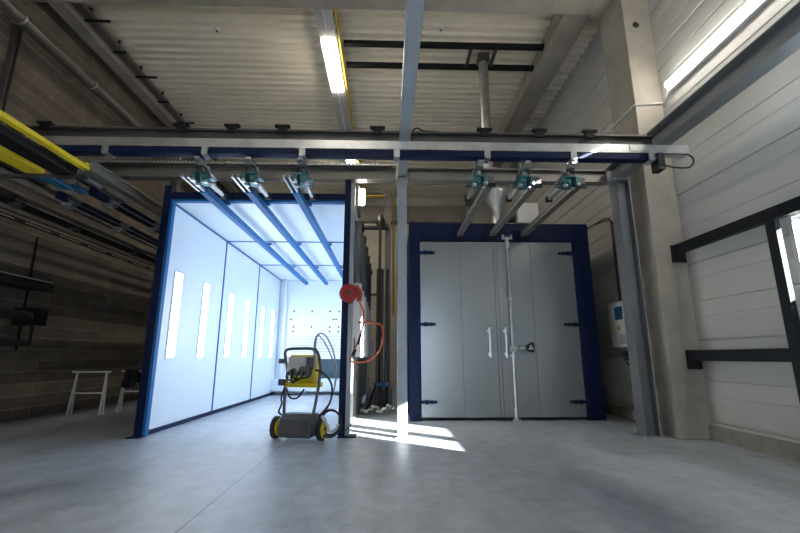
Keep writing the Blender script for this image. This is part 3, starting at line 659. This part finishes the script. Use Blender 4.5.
# pipe, strut column, ceiling cable tray on left
pp = thing('overhead_pipe', (-5.45, 8, 5.9), 'thick grey overhead pipe along the top of the block wall', 'pipe')
MB().cyl((-5.58, 3.0, 6.0), (-5.58, 15.4, 6.0), .10, 20).build('pipe', 'steel_brown', pp)
for y in (5.5, 7.05, 9.4, 12):
    g = MB(); g.cyl((-5.58, y - .018, 6.0), (-5.58, y + .018, 6.0), .112, 20); g.box(-5.995, -5.58, y - .015, y + .015, 6.09, 6.11); g.build('pipe_clamp', 'zinc', pp)
g = MB(); g.ibeam('z', 0, 6.3, (-5.94, 5.86), .09, .09, .01, .01)
tag(g.build('steel_column', 'steel_dark'), 'dark steel H column standing at the block wall behind the yellow bars', 'column')
tr = thing('ceiling_cable_tray', (-5.25, 9, 6.9), 'dark cable tray under the roof beside the left concrete beam', 'cable tray')
g = MB(); g.box(-5.48, -5.32, 6.0, 15.4, 6.95, 6.965); g.box(-5.48, -5.465, 6.0, 15.4, 6.965, 7.03); g.box(-5.335, -5.32, 6.0, 15.4, 6.965, 7.03)
g.build('tray', 'steel_brown', tr)
for k, y in enumerate((6.55, 7.35, 8.1, 9.0, 9.9)):
    g = MB(); L = .55 if k % 2 == 0 else .22
    g.box(-5.50, -5.50 + .12 + L * .6, y - .018, y + .018, 6.92, 6.95); g.box(-5.44, -5.40, y - .02, y + .02, 6.95, 7.2); g.build('bracket', 'black', tr)
# wall rack
wr = thing('wall_rack', (-5.7, 6.6, 1.1), 'black wall rack with a shelf and two padded arms on the block wall', 'rack')
MB().box(-5.98, -5.62, 4.6, 7.05, 2.20, 2.22).build('shelf', 'white', wr)
MB().box(-5.98, -5.60, 4.6, 7.05, 2.08, 2.20).build('shelf_beam', 'black', wr)
MB().box(-5.99, -5.965, 6.99, 7.01, 1.1, 3.0).build('upright', 'black', wr)
g = MB(); g.cyl((-5.72, 4.6, 1.64), (-5.72, 6.85, 1.64), .075, 14); g.build('padded_arm', 'rubber', wr)
g = MB(); g.cyl((-5.72, 4.6, 1.22), (-5.72, 6.9, 1.22), .07, 14, .05); g.build('padded_arm', 'rubber', wr)
g = MB(); g.box(-5.98, -5.64, 6.80, 7.1, 1.5, 1.78); g.box(-5.75, -5.7, 6.9, 6.94, 1.2, 1.5); g.build('arm_bracket', 'black', wr, .02)
# trestles
def trestle(x0, x1, y0, label):
    t = thing('trestle', ((x0 + x1) / 2, y0, 0), label, 'trestle', 'white trestles by the block wall')
    MB().bar((x0 - .09, y0, .74), (x1 + .07, y0, .74), .03, .03).build('top_bar', 'white', t)
    for x in (x0, x1):
        for s in (-1, 1):
            MB().bar((x, y0, .73), (x - .04 if x == x0 else x + .0, y0 + s * .05, .0), .026, .026, (1, 0, 0)).build('leg', 'white', t)
    for s in (-1, 1): MB().bar((x0, y0 + s * .025, .37), (x1, y0 + s * .025, .37), .025, .025).build('crossbar', 'white', t)
trestle(-5.62, -5.10, 7.95, 'white steel trestle standing bare nearest the camera by the block wall')
trestle(-5.0, -4.44, 8.35, 'white steel trestle with a black cloth over it, half behind the booth')
g = MB(); 
N = 10; vs = []; 
prof = [(-.11, .44), (-.09, .56), (-.055, .68), (-.03, .755), (0, .772), (.03, .755), (.06, .66), (.09, .52)]
for i in range(N + 1):
    x = -5.0 + .26 * i / N
    for j, (dy, z) in enumerate(prof):
        w = .012 * math.sin(i * 1.9 + j)
        vs.append((x + .02 * (j == 0) * math.sin(i), 8.35 + dy * (1 + .2 * math.sin(i * 1.3)) + w, z + (w if j in (0, 7) else 0) + .004))
K = len(prof)
g.add(vs, [(i * K + j, i * K + j + 1, (i + 1) * K + j + 1, (i + 1) * K + j) for i in range(N) for j in range(K - 1)], True)
o = g.build('cloth', 'black'); md = o.modifiers.new('thickness', 'SOLIDIFY'); md.thickness = .008
tag(o, 'black cloth draped over the trestle beside the booth', 'cloth')
# pendant rods and detectors
pn = thing('pull_cord', (-4.3, 8.0, 3.5), 'thin hanging cord with pale knob in front of the block wall', 'cord')
MB().cyl((-4.6, 8.6, 3.70), (-4.6, 8.6, 6.9), .007, 6).build('cord', 'galv', pn); MB().lathe((-4.6, 8.6, 3.62), (0, 0, 1), [(0, .02), (.02, .04), (.07, .04), (.09, .01)], 12).build('knob', 'white', pn)
for x, y, lab in ((-3.32, 6.95, 'left of the light trunking'), (.98, 6.8, 'right of the overhead centre beam')):
    d = thing('smoke_detector', (x, y, 7.12), 'small white smoke detector on the roof deck, %s' % lab, 'detector', 'ceiling detectors')
    MB().lathe((x, y, 7.19), (0, 0, -1), [(0, .06), (.03, .06), (.06, .035)], 16).build('housing', 'white', d); MB().lathe((x, y, 7.13), (0, 0, -1), [(0, .02), (.02, .015)], 10).build('sensor', 'black', d)

# ------------------------------------------------------------------ the gap between booth and oven
g = MB(); g.ibeam('z', 0, 6.8, (-.02, 14.0), .26, .2, .015, .012); tag(g.build('steel_column', 'steel_brown'), 'brown steel column at the far end of the gap', 'column')
g = MB(); g.tube([(-1.2, 14.2, 6.72), (.10, 14.2, 6.72), (.18, 14.2, 6.64), (.18, 14.2, 2.4)], .035, 10)
tag(g.build('gas_pipe', 'gasyellow'), 'yellow gas pipe turning down at the end of the gap', 'pipe')
pg = thing('pipe_run', (-.2, 13.5, 0), 'dark pipes with valves in the gap between booth and oven', 'pipes')
MB().cyl((-1.0, 13.6, 5.35), (.0, 13.6, 5.35), .11, 14).build('header_pipe', 'steel_dark', pg)
MB().cyl((-.28, 13.5, .0), (-.28, 13.5, 5.7), .05, 12).build('riser_pipe', 'steel_dark', pg)
MB().cyl((-.28, 13.5, 3.0), (-.9, 13.5, 3.0), .04, 12).build('branch_pipe', 'steel_dark', pg)
g = MB(); g.lathe((-.28, 13.5, 5.25), (0, 0, 1), [(0, .08), (.2, .16), (.3, .16), (.5, .06)], 14); g.build('valve', 'steel_dark', pg)
rk = thing('pipe_manifold', (-.12, 9.0, 0), 'dark manifold of pipes with blue valves on the floor of the gap', 'manifold')
for x in (-.22, -.13, -.02): MB().cyl((x, 9.0, .02), (x, 9.0, 2.9), .035, 12).build('pipe', 'steel_dark', rk)
MB().box(-.30, .06, 8.96, 9.06, .42, .48).build('cross_pipe', 'steel_dark', rk)
for x in (-.20, -.11, -.01): MB().cyl((x, 8.86, .45), (x, 8.96, .45), .045, 12).build('valve_knob', 'blue', rk)
g = MB()
for k in (0, 3): g.tube([(-.25 + .09 * k, 8.93, .45), (-.3 + .09 * k, 8.8, .3), (-.35 + .11 * k, 8.6, .12), (-.4 + .1 * k, 8.3, .04)], .022, 8, sub=4)
g.build('hose', 'rubber', rk)
MB().box(-.44, -.30, 8.98, 9.04, 1.05, 1.38).build('gauge_board', 'labelgrey', rk)
random.seed(11)
for k in range(6):
    cx = -.40 + .09 * k; cy = 7.9 + .06 * (k % 3)
    pts = [(cx + random.uniform(-.07, .07), cy + random.uniform(-.1, .1), .03 + .03 * (k % 3) + random.uniform(0, .04)) for _ in range(7)]
    tag(MB().tube(pts, .02, 7, sub=5).build('hose_scrap', 'hosewhite'), 'crumpled white hose in the pile on the floor of the gap', 'hose', 'crumpled hoses in the gap')
tag(MB().box(-.50 + .04, .10, 9.12, 9.14, 0, 0.34).build('dark_gap_sheet', 'steel_dark'), 'dark low sheet added for the dark area behind the crumpled hoses in the gap', 'board')  # sheet added to make the dark area low in the gap
tag(MB().box(-.585, -.56, 5.9, 9.6, .0, .97).build('side_skirt', 'white'), 'white skirt panel along the booth side below the filter drums', 'panel')
tag(MB().tube([(.26, 4.66, 3.70), (.34, 4.64, 3.76), (.42, 4.66, 3.735), (.55, 4.64, 3.715), (.75, 4.64, 3.70)], .010, 6, sub=4).build('cable', 'rubber'), 'short black cable lying on the cross beam right of the overhead centre beam', 'cable')

# ------------------------------------------------------------------ lights
def area(name, loc, rot, sx, sy, power, col):
    l = bpy.data.lights.new(name, 'AREA'); l.shape = 'RECTANGLE'; l.size = sx; l.size_y = sy; l.energy = power; l.color = col
    o = bpy.data.objects.new(name, l); COL.objects.link(o); o.location = loc; o.rotation_euler = rot; return o
sun = bpy.data.lights.new('sun', 'SUN'); sun.energy = 150; sun.angle = math.radians(.6); sun.color = (1, .96, .90)
so = bpy.data.objects.new('sun', sun); COL.objects.link(so)
d = Vector((-.781, .625, -.39)); so.rotation_euler = d.to_track_quat('-Z', 'Y').to_euler(); so.location = (8, 0, 6)
# portal that guides daylight through the added opening behind the viewpoint
po = area('fill_portal', (.4, Y0 - .05, 1.5), (PI / 2, 0, 0), 2.6, 3.0, 1, (1, 1, 1)); po.data.cycles.is_portal = True
po.rotation_euler = Vector((0, 1, 0)).to_track_quat('-Z', 'Z').to_euler()
w = bpy.data.worlds.new('sky'); sc.world = w; w.use_nodes = True
bg = w.node_tree.nodes['Background']; bg.inputs['Color'].default_value = (.62, .78, 1.0, 1); bg.inputs['Strength'].default_value = 4.6

# ------------------------------------------------------------------ camera
cam = bpy.data.cameras.new('camera'); cam.sensor_width = 36; cam.lens = 36 * 416 / 800; cam.clip_end = 100
co = bpy.data.objects.new('camera', cam); COL.objects.link(co)
th, ya = math.radians(12.3), math.radians(1.65)
co.location = (0, 0, 1); co.rotation_euler = (PI / 2 + th, 0, -ya)
sc.camera = co
sc.view_settings.view_transform = 'Standard'; sc.view_settings.look = 'None'; sc.view_settings.gamma = 1; sc.view_settings.exposure = 0.12
sc.view_settings.use_curve_mapping = False
